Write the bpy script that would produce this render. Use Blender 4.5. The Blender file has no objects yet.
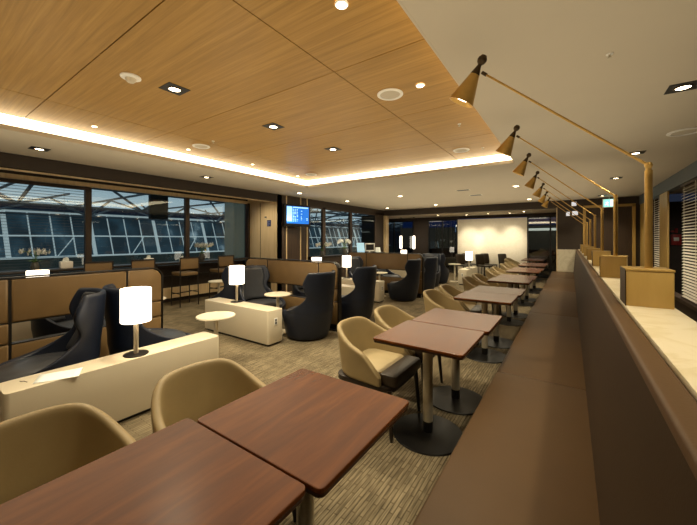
import bpy, bmesh, math, random
from mathutils import Vector, Matrix
random.seed(7)
SC = bpy.context.scene
COL = SC.collection
PI = math.pi

# ---------------------------------------------------------------- materials
def lin(h):
    h = h.lstrip('#')
    o = []
    for i in (0, 2, 4):
        c = int(h[i:i+2], 16) / 255
        o.append(c/12.92 if c <= .04045 else ((c+.055)/1.055)**2.4)
    return (*o, 1)

def new(name):
    m = bpy.data.materials.new(name); m.use_nodes = True
    nt = m.node_tree; b = nt.nodes['Principled BSDF']
    return m, nt, b

def mat(name, col, rough=.5, metal=0, noise=.06, nscale=12, bump=0, spec=.5, coat=0):
    m, nt, b = new(name)
    c = lin(col)
    tc = nt.nodes.new('ShaderNodeTexCoord')
    n = nt.nodes.new('ShaderNodeTexNoise'); n.inputs['Scale'].default_value = nscale; n.inputs['Detail'].default_value = 4
    nt.links.new(tc.outputs['Object'], n.inputs['Vector'])
    r = nt.nodes.new('ShaderNodeValToRGB')
    r.color_ramp.elements[0].position = .3; r.color_ramp.elements[1].position = .7
    r.color_ramp.elements[0].color = (*[v*(1-noise) for v in c[:3]], 1)
    r.color_ramp.elements[1].color = (*[min(1, v*(1+noise)) for v in c[:3]], 1)
    nt.links.new(n.outputs['Fac'], r.inputs['Fac']); nt.links.new(r.outputs['Color'], b.inputs['Base Color'])
    b.inputs['Roughness'].default_value = rough; b.inputs['Metallic'].default_value = metal
    b.inputs['Specular IOR Level'].default_value = spec
    b.inputs['Coat Weight'].default_value = coat
    if bump:
        n2 = nt.nodes.new('ShaderNodeTexNoise'); n2.inputs['Scale'].default_value = 140; n2.inputs['Detail'].default_value = 2
        nt.links.new(tc.outputs['Object'], n2.inputs['Vector'])
        bp = nt.nodes.new('ShaderNodeBump'); bp.inputs['Strength'].default_value = bump; bp.inputs['Distance'].default_value = .002
        nt.links.new(n2.outputs['Fac'], bp.inputs['Height']); nt.links.new(bp.outputs['Normal'], b.inputs['Normal'])
    return m

def emit(name, col, s):
    m, nt, b = new(name)
    b.inputs['Base Color'].default_value = lin(col)
    b.inputs['Emission Color'].default_value = lin(col); b.inputs['Emission Strength'].default_value = s
    return m

def wood(name, c1, c2, c3, scale=(1, 14, 14), rough=.4, coat=0, spec=.5, fine=6):
    m, nt, b = new(name)
    tc = nt.nodes.new('ShaderNodeTexCoord')
    mp = nt.nodes.new('ShaderNodeMapping'); mp.inputs['Scale'].default_value = scale
    nt.links.new(tc.outputs['Object'], mp.inputs['Vector'])
    n = nt.nodes.new('ShaderNodeTexNoise'); n.inputs['Scale'].default_value = 1.6; n.inputs['Detail'].default_value = fine
    n.inputs['Roughness'].default_value = .62; n.inputs['Distortion'].default_value = .5
    nt.links.new(mp.outputs['Vector'], n.inputs['Vector'])
    r = nt.nodes.new('ShaderNodeValToRGB')
    e = r.color_ramp.elements
    e[0].position = .28; e[0].color = lin(c1); e[1].position = .74; e[1].color = lin(c3)
    k = e.new(.5); k.color = lin(c2)
    nt.links.new(n.outputs['Fac'], r.inputs['Fac']); nt.links.new(r.outputs['Color'], b.inputs['Base Color'])
    b.inputs['Roughness'].default_value = rough; b.inputs['Coat Weight'].default_value = coat
    b.inputs['Coat Roughness'].default_value = .2; b.inputs['Specular IOR Level'].default_value = spec
    return m

def carpet_mat():
    m, nt, b = new('carpet')
    L = nt.links.new
    tc = nt.nodes.new('ShaderNodeTexCoord')
    mp = nt.nodes.new('ShaderNodeMapping'); mp.inputs['Rotation'].default_value = (0, 0, PI/2)
    L(tc.outputs['Object'], mp.inputs['Vector'])
    br = nt.nodes.new('ShaderNodeTexBrick')
    br.offset = .37; br.inputs['Scale'].default_value = 1
    br.inputs['Brick Width'].default_value = .17; br.inputs['Row Height'].default_value = .024
    br.inputs['Mortar Size'].default_value = .004; br.inputs['Mortar Smooth'].default_value = .6; br.inputs['Bias'].default_value = 0
    br.inputs['Color1'].default_value = lin('#81755f'); br.inputs['Color2'].default_value = lin('#6e634f')
    br.inputs['Mortar'].default_value = lin('#544937')
    L(mp.outputs['Vector'], br.inputs['Vector'])
    mp2 = nt.nodes.new('ShaderNodeMapping'); mp2.inputs['Scale'].default_value = (60, 5, 1)
    L(tc.outputs['Object'], mp2.inputs['Vector'])
    n = nt.nodes.new('ShaderNodeTexNoise'); n.inputs['Scale'].default_value = 1.5; n.inputs['Detail'].default_value = 5
    L(mp2.outputs['Vector'], n.inputs['Vector'])
    mr = nt.nodes.new('ShaderNodeMapRange'); mr.inputs['From Min'].default_value = .3; mr.inputs['From Max'].default_value = .7
    mr.inputs['To Min'].default_value = .55; mr.inputs['To Max'].default_value = 1.35
    L(n.outputs['Fac'], mr.inputs['Value'])
    n3 = nt.nodes.new('ShaderNodeTexNoise'); n3.inputs['Scale'].default_value = 3.2; n3.inputs['Detail'].default_value = 2
    L(tc.outputs['Object'], n3.inputs['Vector'])
    mr3 = nt.nodes.new('ShaderNodeMapRange'); mr3.inputs['From Min'].default_value = .35; mr3.inputs['From Max'].default_value = .65
    mr3.inputs['To Min'].default_value = .82; mr3.inputs['To Max'].default_value = 1.15
    L(n3.outputs['Fac'], mr3.inputs['Value'])
    mu = nt.nodes.new('ShaderNodeMath'); mu.operation = 'MULTIPLY'
    L(mr.outputs['Result'], mu.inputs[0]); L(mr3.outputs['Result'], mu.inputs[1])
    mx = nt.nodes.new('ShaderNodeVectorMath'); mx.operation = 'SCALE'
    L(br.outputs['Color'], mx.inputs[0]); L(mu.outputs['Value'], mx.inputs['Scale'])
    L(mx.outputs['Vector'], b.inputs['Base Color'])
    b.inputs['Roughness'].default_value = .95; b.inputs['Specular IOR Level'].default_value = .1
    bp = nt.nodes.new('ShaderNodeBump'); bp.inputs['Strength'].default_value = .4; bp.inputs['Distance'].default_value = .004
    L(n.outputs['Fac'], bp.inputs['Height']); L(bp.outputs['Normal'], b.inputs['Normal'])
    return m

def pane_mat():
    m, nt, b = new('terminal_pane_glow')
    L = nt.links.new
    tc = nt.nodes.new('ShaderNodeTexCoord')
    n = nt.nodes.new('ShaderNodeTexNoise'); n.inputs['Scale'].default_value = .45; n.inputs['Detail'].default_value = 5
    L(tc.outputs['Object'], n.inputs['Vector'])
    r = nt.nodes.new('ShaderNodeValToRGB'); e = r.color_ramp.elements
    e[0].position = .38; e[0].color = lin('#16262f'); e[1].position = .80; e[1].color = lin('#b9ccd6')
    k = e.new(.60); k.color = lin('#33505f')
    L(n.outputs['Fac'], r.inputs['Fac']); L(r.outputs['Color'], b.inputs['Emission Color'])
    b.inputs['Base Color'].default_value = lin('#16262f'); b.inputs['Emission Strength'].default_value = .7  # uneven glow imitates bright reflections on the terminal panes
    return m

def marble_mat(name, c1, c2, vein=.5):
    m, nt, b = new(name)
    L = nt.links.new
    tc = nt.nodes.new('ShaderNodeTexCoord')
    n = nt.nodes.new('ShaderNodeTexNoise'); n.inputs['Scale'].default_value = 3.5; n.inputs['Detail'].default_value = 8; n.inputs['Distortion'].default_value = 1.4
    L(tc.outputs['Object'], n.inputs['Vector'])
    r = nt.nodes.new('ShaderNodeValToRGB'); e = r.color_ramp.elements
    e[0].position = .44; e[0].color = lin(c1); e[1].position = .56; e[1].color = lin(c1)
    k = e.new(.5); k.color = lin(c2)
    L(n.outputs['Fac'], r.inputs['Fac']); L(r.outputs['Color'], b.inputs['Base Color'])
    b.inputs['Roughness'].default_value = .3
    return m

def glass_mat(name, tint, refl=.1):
    m, nt, b = new(name)
    L = nt.links.new
    out = nt.nodes['Material Output']
    nt.nodes.remove(b)
    t = nt.nodes.new('ShaderNodeBsdfTransparent'); t.inputs['Color'].default_value = lin(tint)
    g = nt.nodes.new('ShaderNodeBsdfGlossy'); g.inputs['Roughness'].default_value = .01
    lw = nt.nodes.new('ShaderNodeLayerWeight'); lw.inputs['Blend'].default_value = .5
    pw = nt.nodes.new('ShaderNodeMath'); pw.operation = 'POWER'; pw.inputs[1].default_value = 4
    L(lw.outputs['Facing'], pw.inputs[0])
    mu = nt.nodes.new('ShaderNodeMath'); mu.operation = 'MULTIPLY_ADD'; mu.inputs[1].default_value = .35; mu.inputs[2].default_value = refl
    L(pw.outputs['Value'], mu.inputs[0])
    mx = nt.nodes.new('ShaderNodeMixShader')
    L(mu.outputs['Value'], mx.inputs['Fac']); L(t.outputs['BSDF'], mx.inputs[1]); L(g.outputs['BSDF'], mx.inputs[2])
    L(mx.outputs['Shader'], out.inputs['Surface'])
    return m

M = dict(
    plaster=mat('ceiling_plaster', '#cdc2ae', .9, noise=.015, nscale=2),
    wood_ceiling=wood('oak_panel', '#96702a', '#a97f36', '#bb9146', (.8, 26, 26), .38, 0, .4),
    gap=mat('dark_gap', '#1c140d', .9),
    dark_wood=wood('dark_wood', '#2c2017', '#3a2a1d', '#443122', (14, 14, 1), .5),
    dark_paint=mat('dark_paint', '#33281f', .7),
    light_wood=wood('light_wood', '#cbb083', '#d8bf94', '#e2cba0', (10, 10, .8), .45),
    gold_wood=wood('gold_wood', '#a88848', '#b29252', '#ba9a5a', (5, 5, .9), .42),
    table_wood=wood('table_wood', '#452209', '#582d0d', '#6c3d15', (9, 1.0, 9), .27, 0, .28),
    table_edge=mat('table_edge', '#38210f', .4),
    steel=mat('brushed_steel', '#c9c0ac', .42, .6, .05, 60),
    black=mat('black_metal', '#0c0a09', .42, .0, .1, 30),
    brass=mat('brass', '#c39d58', .34, .75, .05, 40),
    bronze=mat('dark_bronze', '#4a3c2a', .35, .8),
    tan=mat('tan_leather', '#93805a', .5, 0, .05, 9, .15),
    tan_light=mat('pale_tan_leather', '#ab9a76', .5, 0, .05, 9, .15),
    espresso=mat('espresso_leather', '#2c2116', .42, 0, .08, 14, .1),
    espresso_wood=mat('espresso_wood', '#211811', .4, 0, .1, 20),
    navy=mat('navy_leather', '#121a2a', .42, 0, .1, 8, .12),
    grey_leather=mat('slate_leather', '#3b3d42', .36, 0, .08, 10, .12),
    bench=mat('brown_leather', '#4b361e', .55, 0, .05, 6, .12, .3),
    bench_back=mat('shaded_brown_leather', '#312212', .6, 0, .05, 6, .12, .25),  # darker brown puts the shade on the bench back into its colour
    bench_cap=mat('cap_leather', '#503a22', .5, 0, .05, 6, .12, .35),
    booth=mat('booth_leather', '#785f3c', .48, 0, .06, 7, .12),
    piping=mat('black_piping', '#120e0a', .5),
    white=mat('white_laminate', '#d6ccb6', .35, 0, .015, 3),
    white_pl=mat('white_plastic', '#f4f1ea', .4, 0, .01),
    paper=mat('paper', '#f2f8f8', .8, 0, .01),
    shade=emit('lamp_shade_lit', '#fff0d8', 3.2),
    led=emit('cove_led', '#ffeac0', 5),
    bulb=emit('downlight_bulb', '#ffe6bb', 20),
    bulb_soft=emit('small_bulb', '#fff0d4', 8),
    marble=marble_mat('cream_marble', '#d6cbb2', '#ccbf9f'),
    tile=marble_mat('white_tile', '#cfc6b0', '#c4baa2'),
    carpet=carpet_mat(),
    glass=glass_mat('window_glass', '#dfe9ea', .05),
    glass_dark=glass_mat('dark_glass', '#a9b2b6', .12),
    grey_band=mat('grey_band', '#5d6468', .6),
    blind=mat('blind_slat', '#e6dfd0', .45),
    blind_dark=mat('dark_blind_slat', '#2a2c2e', .5),
    concrete=emit('concrete_glow', '#6a7068', .42),  # glow stands in for light on the outside column
    ext_steel=emit('terminal_steel_glow', '#b9bfc0', .8),  # facade steel glows in place of lamps in the hall
    ext_truss=emit('terminal_truss_glow', '#39444c', .3),  # dim glow replaces light falling on the truss bars
    ext_roof=emit('terminal_roof_glow', '#b9c7d0', 1.05),  # roof panels glow as if lit from the hall
    ext_dark=mat('terminal_dark', '#10161c', .7),
    ext_grey=emit('far_glow_grey', '#5a5040', .75),  # panel glows to lighten what shows in the far glass
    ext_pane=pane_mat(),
    ext_base=emit('terminal_base_glow', '#2c3634', .4),  # hall light on the facade base is put in as glow
    ext_floor=mat('terminal_floor', '#2a3034', .6),
    night=emit('night_blue', '#1d3a78', .7),
    glow_strip=emit('fluorescent', '#fff2d8', 3),
    exit_green=emit('exit_green', '#86d6c8', 1.5),
    exit_white=emit('exit_white', '#e8fff6', 1.6),
    sign_white=emit('sign_white', '#dfe4f0', .7),
    sign_blue=mat('sign_blue', '#27305c', .5),
    sign_mark=mat('sign_mark', '#7d86b4', .5),
    screen=emit('screen_blue', '#0a66c8', 1.1),
    screen_pale=emit('screen_text', '#9fd6f4', 1.3),
    petal=mat('orchid_petal', '#f2f2ee', .6),
    leaf=mat('leaf', '#4a6b2c', .6),
    yellow=mat('yellow_bloom', '#d8c832', .6),
    vase=mat('vase', '#4b4a44', .3),
    feature_panel=marble_mat('pale_feature_panel', '#ebe2cf', '#e6dcc6'),  # plain pale panel without any glow
    red=mat('red_box', '#a01c18', .5),
    card_blue=emit('card_pale_blue', '#a8cfe0', .7),  # card colour is given a glow
)

# ---------------------------------------------------------------- helpers
def B(): return bmesh.new()

def box(bm, x0, x1, y0, y1, z0, z1, bevel=0, seg=2, rot=None, at=None):
    m = Matrix.Translation(((x0+x1)/2, (y0+y1)/2, (z0+z1)/2)) @ Matrix.Diagonal((abs(x1-x0), abs(y1-y0), abs(z1-z0), 1))
    t = bmesh.new()
    bmesh.ops.create_cube(t, size=1, matrix=m)
    if bevel:
        bmesh.ops.bevel(t, geom=t.edges[:], offset=bevel, segments=seg, profile=.5, affect='EDGES')
    if rot is not None:
        bmesh.ops.transform(t, matrix=rot, verts=t.verts)
    merge(bm, t)
    return bm

def merge(bm, t):
    me = bpy.data.meshes.new('tmp'); t.to_mesh(me); t.free(); bm.from_mesh(me); bpy.data.meshes.remove(me)

def slab(bm, x0, x1, y0, y1, z0, z1, rad=.02, edge=.003):
    """board with rounded vertical corners"""
    t = bmesh.new()
    m = Matrix.Translation(((x0+x1)/2, (y0+y1)/2, (z0+z1)/2)) @ Matrix.Diagonal((x1-x0, y1-y0, z1-z0, 1))
    bmesh.ops.create_cube(t, size=1, matrix=m)
    ve = [e for e in t.edges if abs(e.verts[0].co.z - e.verts[1].co.z) > 1e-5]
    bmesh.ops.bevel(t, geom=ve, offset=rad, segments=4, profile=.5, affect='EDGES')
    if edge:
        he = [e for e in t.edges if abs(e.verts[0].co.z - e.verts[1].co.z) < 1e-5]
        bmesh.ops.bevel(t, geom=he, offset=edge, segments=2, profile=.5, affect='EDGES')
    merge(bm, t); return bm

def tube(bm, p, q, r, r2=None, n=16, caps=True):
    p = Vector(p); q = Vector(q); d = q-p
    r2 = r if r2 is None else r2
    z = d.normalized(); a = Vector((0, 0, 1)) if abs(z.z) < .9 else Vector((1, 0, 0))
    x = z.cross(a).normalized(); y = z.cross(x)
    A = []; Bv = []
    for i in range(n):
        t = 2*PI*i/n; o = x*math.cos(t)+y*math.sin(t)
        A.append(bm.verts.new(p+o*r)); Bv.append(bm.verts.new(q+o*r2))
    for i in range(n):
        j = (i+1) % n
        bm.faces.new((A[i], A[j], Bv[j], Bv[i]))
    if caps:
        bm.faces.new(A[::-1]); bm.faces.new(Bv)
    return bm

def lathe(bm, prof, n=28, c=(0, 0), mtx=None):
    rings = []
    new_v = []
    for r, z in prof:
        if r < 1e-5:
            v = bm.verts.new((c[0], c[1], z)); rings.append([v]); new_v.append(v)
        else:
            ring = [bm.verts.new((c[0]+r*math.cos(2*PI*i/n), c[1]+r*math.sin(2*PI*i/n), z)) for i in range(n)]
            rings.append(ring); new_v += ring
    for a, b in zip(rings, rings[1:]):
        for i in range(n):
            j = (i+1) % n
            if len(a) == 1 and len(b) == 1: continue
            if len(a) == 1: bm.faces.new((a[0], b[j], b[i]))
            elif len(b) == 1: bm.faces.new((a[i], a[j], b[0]))
            else: bm.faces.new((a[i], a[j], b[j], b[i]))
    if mtx is not None: bmesh.ops.transform(bm, matrix=mtx, verts=new_v)
    return bm

def grid(bm, rows, closed=False):
    vs = [[bm.verts.new(p) for p in r] for r in rows]
    for a, b in zip(vs, vs[1:]):
        n = len(a)
        for i in range(n if closed else n-1):
            j = (i+1) % n
            bm.faces.new((a[i], a[j], b[j], b[i]))
    return vs

def obj(name, bm, m, parent=None, smooth=True, loc=None, angle=40):
    bmesh.ops.remove_doubles(bm, verts=bm.verts, dist=1e-5)
    bmesh.ops.recalc_face_normals(bm, faces=bm.faces)
    me = bpy.data.meshes.new(name); bm.to_mesh(me); bm.free()
    if smooth:
        for p in me.polygons: p.use_smooth = True
        me.set_sharp_from_angle(angle=math.radians(angle))
    o = bpy.data.objects.new(name, me); COL.objects.link(o)
    me.materials.append(M[m] if isinstance(m, str) else m)
    if parent: o.parent = parent
    if loc: o.location = loc
    return o

def thing(name, label, cat, loc=(0, 0, 0), rz=0, group=None):
    o = bpy.data.objects.new(name, None); COL.objects.link(o)
    o.empty_display_size = .1
    o.location = loc; o.rotation_euler = (0, 0, rz)
    return tag(o, label, cat, group)

def tag(o, label, cat, group=None):
    o['label'] = label; o['category'] = cat
    if group: o['group'] = group
    return o

def struct(name, bm, m, parent=None, smooth=True):
    o = obj(name, bm, m, parent, smooth)
    if not parent: o['kind'] = 'structure'
    return o

def dup(root, loc, rz=0, label=None, group=None, scale=1):
    r = root.copy(); COL.objects.link(r); r.location = loc; r.rotation_euler = (0, 0, rz)
    if scale != 1: r.scale = (scale,)*3
    if label: r['label'] = label
    if group: r['group'] = group
    for ch in list(root.children):
        c = ch.copy(); COL.objects.link(c); c.parent = r
        for g in list(ch.children):
            d = g.copy(); COL.objects.link(d); d.parent = c
    return r

def sub(o, n=1):
    m = o.modifiers.new('smooth', 'SUBSURF'); m.levels = n; m.render_levels = n
    return o

def solid(o, t, off=-1):
    m = o.modifiers.new('thick', 'SOLIDIFY'); m.thickness = t; m.offset = off
    return o

R = math.radians

# ---------------------------------------------------------------- camera
cd = bpy.data.cameras.new('camera'); cam = bpy.data.objects.new('camera', cd); COL.objects.link(cam)
cam.location = (0, 0, 1.45); cam.rotation_euler = (R(90), 0, R(34.52))
cd.sensor_width = 36; cd.lens = 322/697*36; cd.shift_y = -23.5/697
cd.clip_start = .02; cd.clip_end = 300
SC.camera = cam

# ---------------------------------------------------------------- setting
ZC = 2.64          # plaster ceiling
XL, XW, XR = -7.6, -6.4, 1.6   # window glass line, pelmet/television wall line, right wall
YB, YF, YE = -2.6, 11.9, 14.0  # back wall, bulkhead line, far wall

b = B(); box(b, XL-.1, 3.0, YB, YE+.2, -.1, 0); struct('floor', b, 'carpet')

cx0, cx1, cy0, cy1 = -5.05, -.70, -1.6, 5.62
b = B()
box(b, XW, cx0, YB, YF, ZC, ZC+.05); box(b, cx1, 3.0, YB, YF, ZC, ZC+.05)
box(b, cx0, cx1, YB, cy0, ZC, ZC+.05); box(b, cx0, cx1, cy1, YF, ZC, ZC+.05)
box(b, XL-.1, XW, YB, 5.98, ZC, ZC+.05)
ceiling = struct('ceiling', b, 'plaster')
b = B()
for (a0, a1, c0, c1) in ((cx0-.002, cx0+.012, cy0, cy1), (cx1-.012, cx1+.002, cy0, cy1), (cx0, cx1, cy1-.012, cy1+.002), (cx0, cx1, cy0-.002, cy0+.012)):
    box(b, a0, a1, c0, c1, ZC-.001, ZC+.052)
struct('cove_lip', b, 'plaster', ceiling)
e = .10
b = B()
for (a0, a1, c0, c1) in ((cx0-e-.02, cx0-e, cy0-e, cy1+e), (cx1+e, cx1+e+.02, cy0-e, cy1+e), (cx0-e, cx1+e, cy1+e, cy1+e+.02), (cx0-e, cx1+e, cy0-e-.02, cy0-e)):
    box(b, a0, a1, c0, c1, ZC+.05, ZC+.25)
struct('cove_light', b, 'led', ceiling)
b = B(); g = .004
xs = [cx0+.02, -4.19, -1.57, cx1-.02]
ys = [cy0+.02] + [.91+1.17*k for k in range(-2, 5)]
ys = sorted([y for y in ys if y < cy1-.1]) + [cy1-.02]
for i in range(3):
    for j in range(len(ys)-1):
        box(b, xs[i]+g, xs[i+1]-g, ys[j]+g, ys[j+1]-g, 2.80, 2.83)
struct('wood_panel', b, 'wood_ceiling', ceiling)
b = B(); box(b, cx0-.3, cx1+.3, cy0-.3, cy1+.3, 2.90, 2.92)
struct('ceiling_void', b, 'gap', ceiling)
b = B(); box(b, -7.4, -.33, YF+.25, YE, 2.42, 2.47); struct('ceiling.001', b, 'plaster')

# bulkhead above the opening to the far room
b = B(); box(b, XW-.1, -.33, YF, YF+.25, 2.42, ZC+.05); struct('trim_1', b, 'dark_paint')
b = B(); box(b, XW-.02, XW+.10, YF-.02, YF+.25, 0, 2.42); struct('trim_2', b, 'light_wood')
b = B(); box(b, -.345, -.325, YF-.02, YF+.06, 0, 2.42); struct('trim_3', b, 'light_wood')

# left side: pelmet, window bays
b = B(); box(b, XW-.14, XW, YB, 5.96, 2.45, ZC+.02); struct('trim_4', b, 'dark_paint')
b = B(); box(b, XW-.17, XW-.135, YB, 5.96, 2.425, 2.46); box(b, XL-.02, XL+.06, YB, 5.96, 2.44, 2.52); struct('trim_5', b, 'light_wood')
b = B(); box(b, XL-.12, XL-.0, YB, 6.1, 0, .80); box(b, XL-.12, XL, YB, 6.1, 2.50, ZC+.05); struct('wall_left', b, 'dark_paint')
muls = [-1.7, .3, 2.25, 4.18, 5.93]
names = ['window_1', 'window_2', 'window_3', 'window_4']
def window(name, y0, y1, x, z0, z1, mw=.05, gm='glass', fm='dark_wood'):
    b = B()
    box(b, x-.04, x+.04, y0, y0+mw, z0, z1); box(b, x-.04, x+.04, y1-mw, y1, z0, z1)
    box(b, x-.04, x+.04, y0, y1, z0, z0+.05); box(b, x-.04, x+.04, y0, y1, z1-.05, z1)
    f = struct(name, b, fm)
    b = B(); box(b, x-.006, x+.006, y0+mw, y1-mw, z0+.05, z1-.05)
    obj('pane', b, gm, f, False)
    return f
for n, a, c in zip(names, muls, muls[1:]): window(n, a, c, XL, .80, 2.50)
# thin dark venetian blind hanging in front of the near window
t = thing('venetian_blind', 'thin open venetian blind with dark slats hanging in the leftmost window', 'blind', (XL+.062, 1.28, 0))
b = B()
z = .98
while z < 2.36:
    box(b, -.014, .014, -.9, .9, z, z+.005); z += .05
obj('slats', b, 'blind_dark', t, False)
b = B(); box(b, -.02, .02, -.92, .92, 2.37, 2.43); obj('head_rail', b, 'dark_wood', t)
b = B()
for y in (-.6, .6):
    b = B(); tube(b, (0.013, y, .97), (0.013, y, 2.38), .002, n=6); obj('cord', b, 'blind_dark', t)
# return wall in pale wood at the end of the recess
b = B(); box(b, XL-.12, XW, 5.96, 6.14, 0, ZC+.05); struct('wall_return', b, 'light_wood')
b = B(); box(b, XL+.02, XL+.10, 5.90, 5.96, .8, 2.46); box(b, XW-.66, XW-.648, 5.952, 5.961, 0, 2.44); struct('trim_6', b, 'dark_wood')
# television wall
b = B(); box(b, XW-.15, XW, 5.961, 7.16, 0, ZC+.05); struct('wall_left.001', b, 'dark_wood')
b = B()
for y in (6.30, 6.86, 7.14): box(b, XW, XW+.012, y-.018, y+.018, 0, ZC)
struct('trim_7', b, 'light_wood')
# far left windows
b = B(); box(b, XW-.12, XW, 7.16, YF, 0, .86); box(b, XW-.12, XW, 7.16, YF, 2.44, ZC+.05); box(b, XW-.12, XW, 11.22, YF, .8, 2.5)
struct('wall_left.002', b, 'dark_paint')
m2 = [7.16, 7.94, 9.46, 11.24]
for n, a, c in zip(['window_5', 'window_6', 'window_7'], m2, m2[1:]): window(n, a, c, XW-.03, .86, 2.44, .07)

# back wall (behind the camera) and right wall
b = B(); box(b, XL-.1, 3.0, YB-.1, YB, 0, ZC+.3); struct('wall_back', b, 'dark_paint')
b = B()
box(b, XR, XR+.1, YB, YF, 0, .40)
box(b, XR, XR+.12, YB, .8, .4, ZC)
for (a, c) in ((5.4, 6.95), (10.28, YF)): box(b, XR+.005, XR+.1, a, c, .4, 2.4)
struct('wall_right', b, 'dark_paint')
b = B(); box(b, XR-.02, XR+.1, .8, YF, 2.40, ZC+.02); struct('trim_8', b, 'grey_band')
b = B(); box(b, XR-.01, XR+.02, 8.86, 9.52, .4, 2.4); box(b, XR-.01, XR+.02, 10.95, 11.86, .4, 2.4); struct('trim_9', b, 'gold_wood')
b = B(); box(b, XR-.04, XR+.1, 3.0, YF, .36, .42); struct('trim_10', b, 'dark_wood')
b = B(); box(b, 2.9, 3.0, YB, YF+.2, 0, ZC+.05); struct('wall_corridor', b, 'dark_paint')

def blind(y0, y1, label, x=XR+.03):
    t = thing('slat_blind', label, 'blind', (x, (y0+y1)/2, 0)); h = (y1-y0)/2
    b = B(); z = .46
    rot = Matrix.Rotation(R(-38), 4, 'Y')
    while z < 2.36:
        box(b, -.018, .018, -h+.02, h-.02, z-.0012, z+.0012, rot=Matrix.Translation((0, 0, z)) @ rot @ Matrix.Translation((0, 0, -z))); z += .05
    obj('slats', b, 'blind', t, False)
    b = B(); box(b, -.025, .025, -h+.01, h-.01, 2.36, 2.4); obj('head_rail', b, 'dark_wood', t)
    b = B(); box(b, -.02, .02, -h+.02, h-.02, .425, .45); obj('bottom_rail', b, 'dark_wood', t)
    for y in (-h*.6, h*.6):
        b = B(); tube(b, (-.022, y, .44), (-.022, y, 2.38), .003, n=6); obj('cord', b, 'blind', t)
blind(6.97, 8.0, 'wide pale slatted blind at the right edge, beside the nearest brass lamp post')
blind(9.53, 10.28, 'narrow pale slatted blind between two gold wood posts on the right wall')
# fire box seen through the opening in the right wall
t = thing('fire_call_box', 'small red fire box on the dark wall seen through the right opening', 'alarm box', (2.30, 11.899, 1.43), R(90))
b = B(); box(b, -.06, 0, -.10, .10, -.14, .14, .01); obj('housing', b, 'red', t)
b = B(); box(b, -.07, -.06, -.05, .05, -.03, .06, .004); obj('front_plate', b, 'white_pl', t)
b = B(); box(b, -.09, 0, .02, .10, .20, .24); tube(b, (-.05, 0, .18), (-.05, 0, .3), .03); obj('beacon', b, 'red', t)

# far end: dark panel with tile dado, door
b = B(); box(b, -.33, .32, YF, YF+.2, 1.13, ZC+.05); box(b, .32, XR+.1, YF, YF+.2, 2.44, ZC+.05); box(b, 1.5, 3.0, YF, YF+.2, 0, 2.44)
struct('wall_far', b, 'dark_paint')
b = B(); box(b, -.34, .32, YF-.015, YF+.2, 0, 1.13); struct('trim_11', b, 'tile')
b = B(); box(b, .32, .39, YF-.04, YF+.1, 0, 2.42); box(b, 1.43, 1.50, YF-.04, YF+.1, 0, 2.42); box(b, .32, 1.5, YF-.04, YF+.1, 2.37, 2.44)
d = struct('door_1', b, 'gold_wood')
b = B(); box(b, .39, 1.43, YF+.02, YF+.07, 0, 2.37); obj('door_leaf', b, 'dark_wood', d)
b = B(); tube(b, (.50, YF-.02, 1.0), (.50, YF-.02, 1.35), .012); tube(b, (.5, YF-.02, 1.04), (.5, YF+.02, 1.04), .008); tube(b, (.5, YF-.02, 1.31), (.5, YF+.02, 1.31), .008); obj('door_handle', b, 'brass', d)

# far room beyond the bulkhead
b = B(); box(b, -.33, -.23, YF+.2, YE, 0, 2.47); struct('wall_far_side', b, 'dark_paint')
b = B(); box(b, -7.4, -.33, YE, YE+.1, 2.30, 2.47); box(b, -5.97, -5.28, YE, YE+.1, 0, 2.3); struct('wall_far.001', b, 'dark_paint')
b = B(); box(b, -7.5, -7.4, YF, YE, 0, 2.47); box(b, -7.4, XW, YF, YF+.12, 0, 2.47); struct('wall_left.003', b, 'dark_paint')
b = B(); box(b, -3.95, -1.35, YE-.03, YE+.05, 0, 2.28); struct('wall_feature', b, 'feature_panel')
def window_x(name, x0, x1, y, z0, z1, mull=None):
    b = B()
    for x in [x0, x1-.05] + (mull or []): box(b, x, x+.05, y-.03, y+.03, z0, z1)
    box(b, x0, x1, y-.03, y+.03, z0, z0+.06); box(b, x0, x1, y-.03, y+.03, z1-.05, z1)
    f = struct(name, b, 'black')
    b = B(); box(b, x0+.05, x1-.05, y-.005, y+.005, z0+.06, z1-.05); obj('pane', b, 'glass_dark', f, False)
window_x('window_8', -7.4, -5.97, YE+.02, 0, 2.3, [-7.0])
window_x('window_9', -5.28, -3.95, YE+.02, 0, 2.3, [-4.65])
window_x('window_10', -1.35, -.33, YE+.02, 0, 2.3, [-.62])
# night view behind the far glass
b = B(); box(b, -9, 2, 19.0, 19.1, .9, 2.15); struct('exterior_1', b, 'ext_grey')
b = B(); box(b, -9, 2, 19.1, 19.2, -.5, 1.0); struct('exterior_13', b, 'ext_dark')
b = B(); box(b, -9, 2, 19.3, 19.4, 1.3, 4); struct('exterior_2', b, 'night')
b = B(); box(b, -9, 2, YE+.25, 19, -.5, -.4); struct('exterior_3', b, 'ext_floor')
b = B(); box(b, -9, 2, 17.9, 19.4, 3.91, 4.0); struct('exterior_12', b, 'ext_dark')
for i, (x0, x1, lab) in enumerate(((-1.75, .05, 'left of two bright tube lights outside the far right dark window'), (.15, .9, 'right of two bright tube lights outside the far right dark window'))):
    t = thing('tube_light', lab, 'light', ((x0+x1)/2, 18.6, 1.93)); h = (x1-x0)/2
    b = B(); box(b, -h, h, -.04, .04, -.06, .06, .01); obj('diffuser', b, 'glow_strip', t)
    b = B(); box(b, -h-.02, h+.02, -.05, .05, .06, .10); tube(b, (-h*.6, 0, .1), (-h*.6, 0, 1.98), .01, n=8); tube(b, (h*.6, 0, .1), (h*.6, 0, 1.98), .01, n=8); obj('housing', b, 'black', t)

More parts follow.
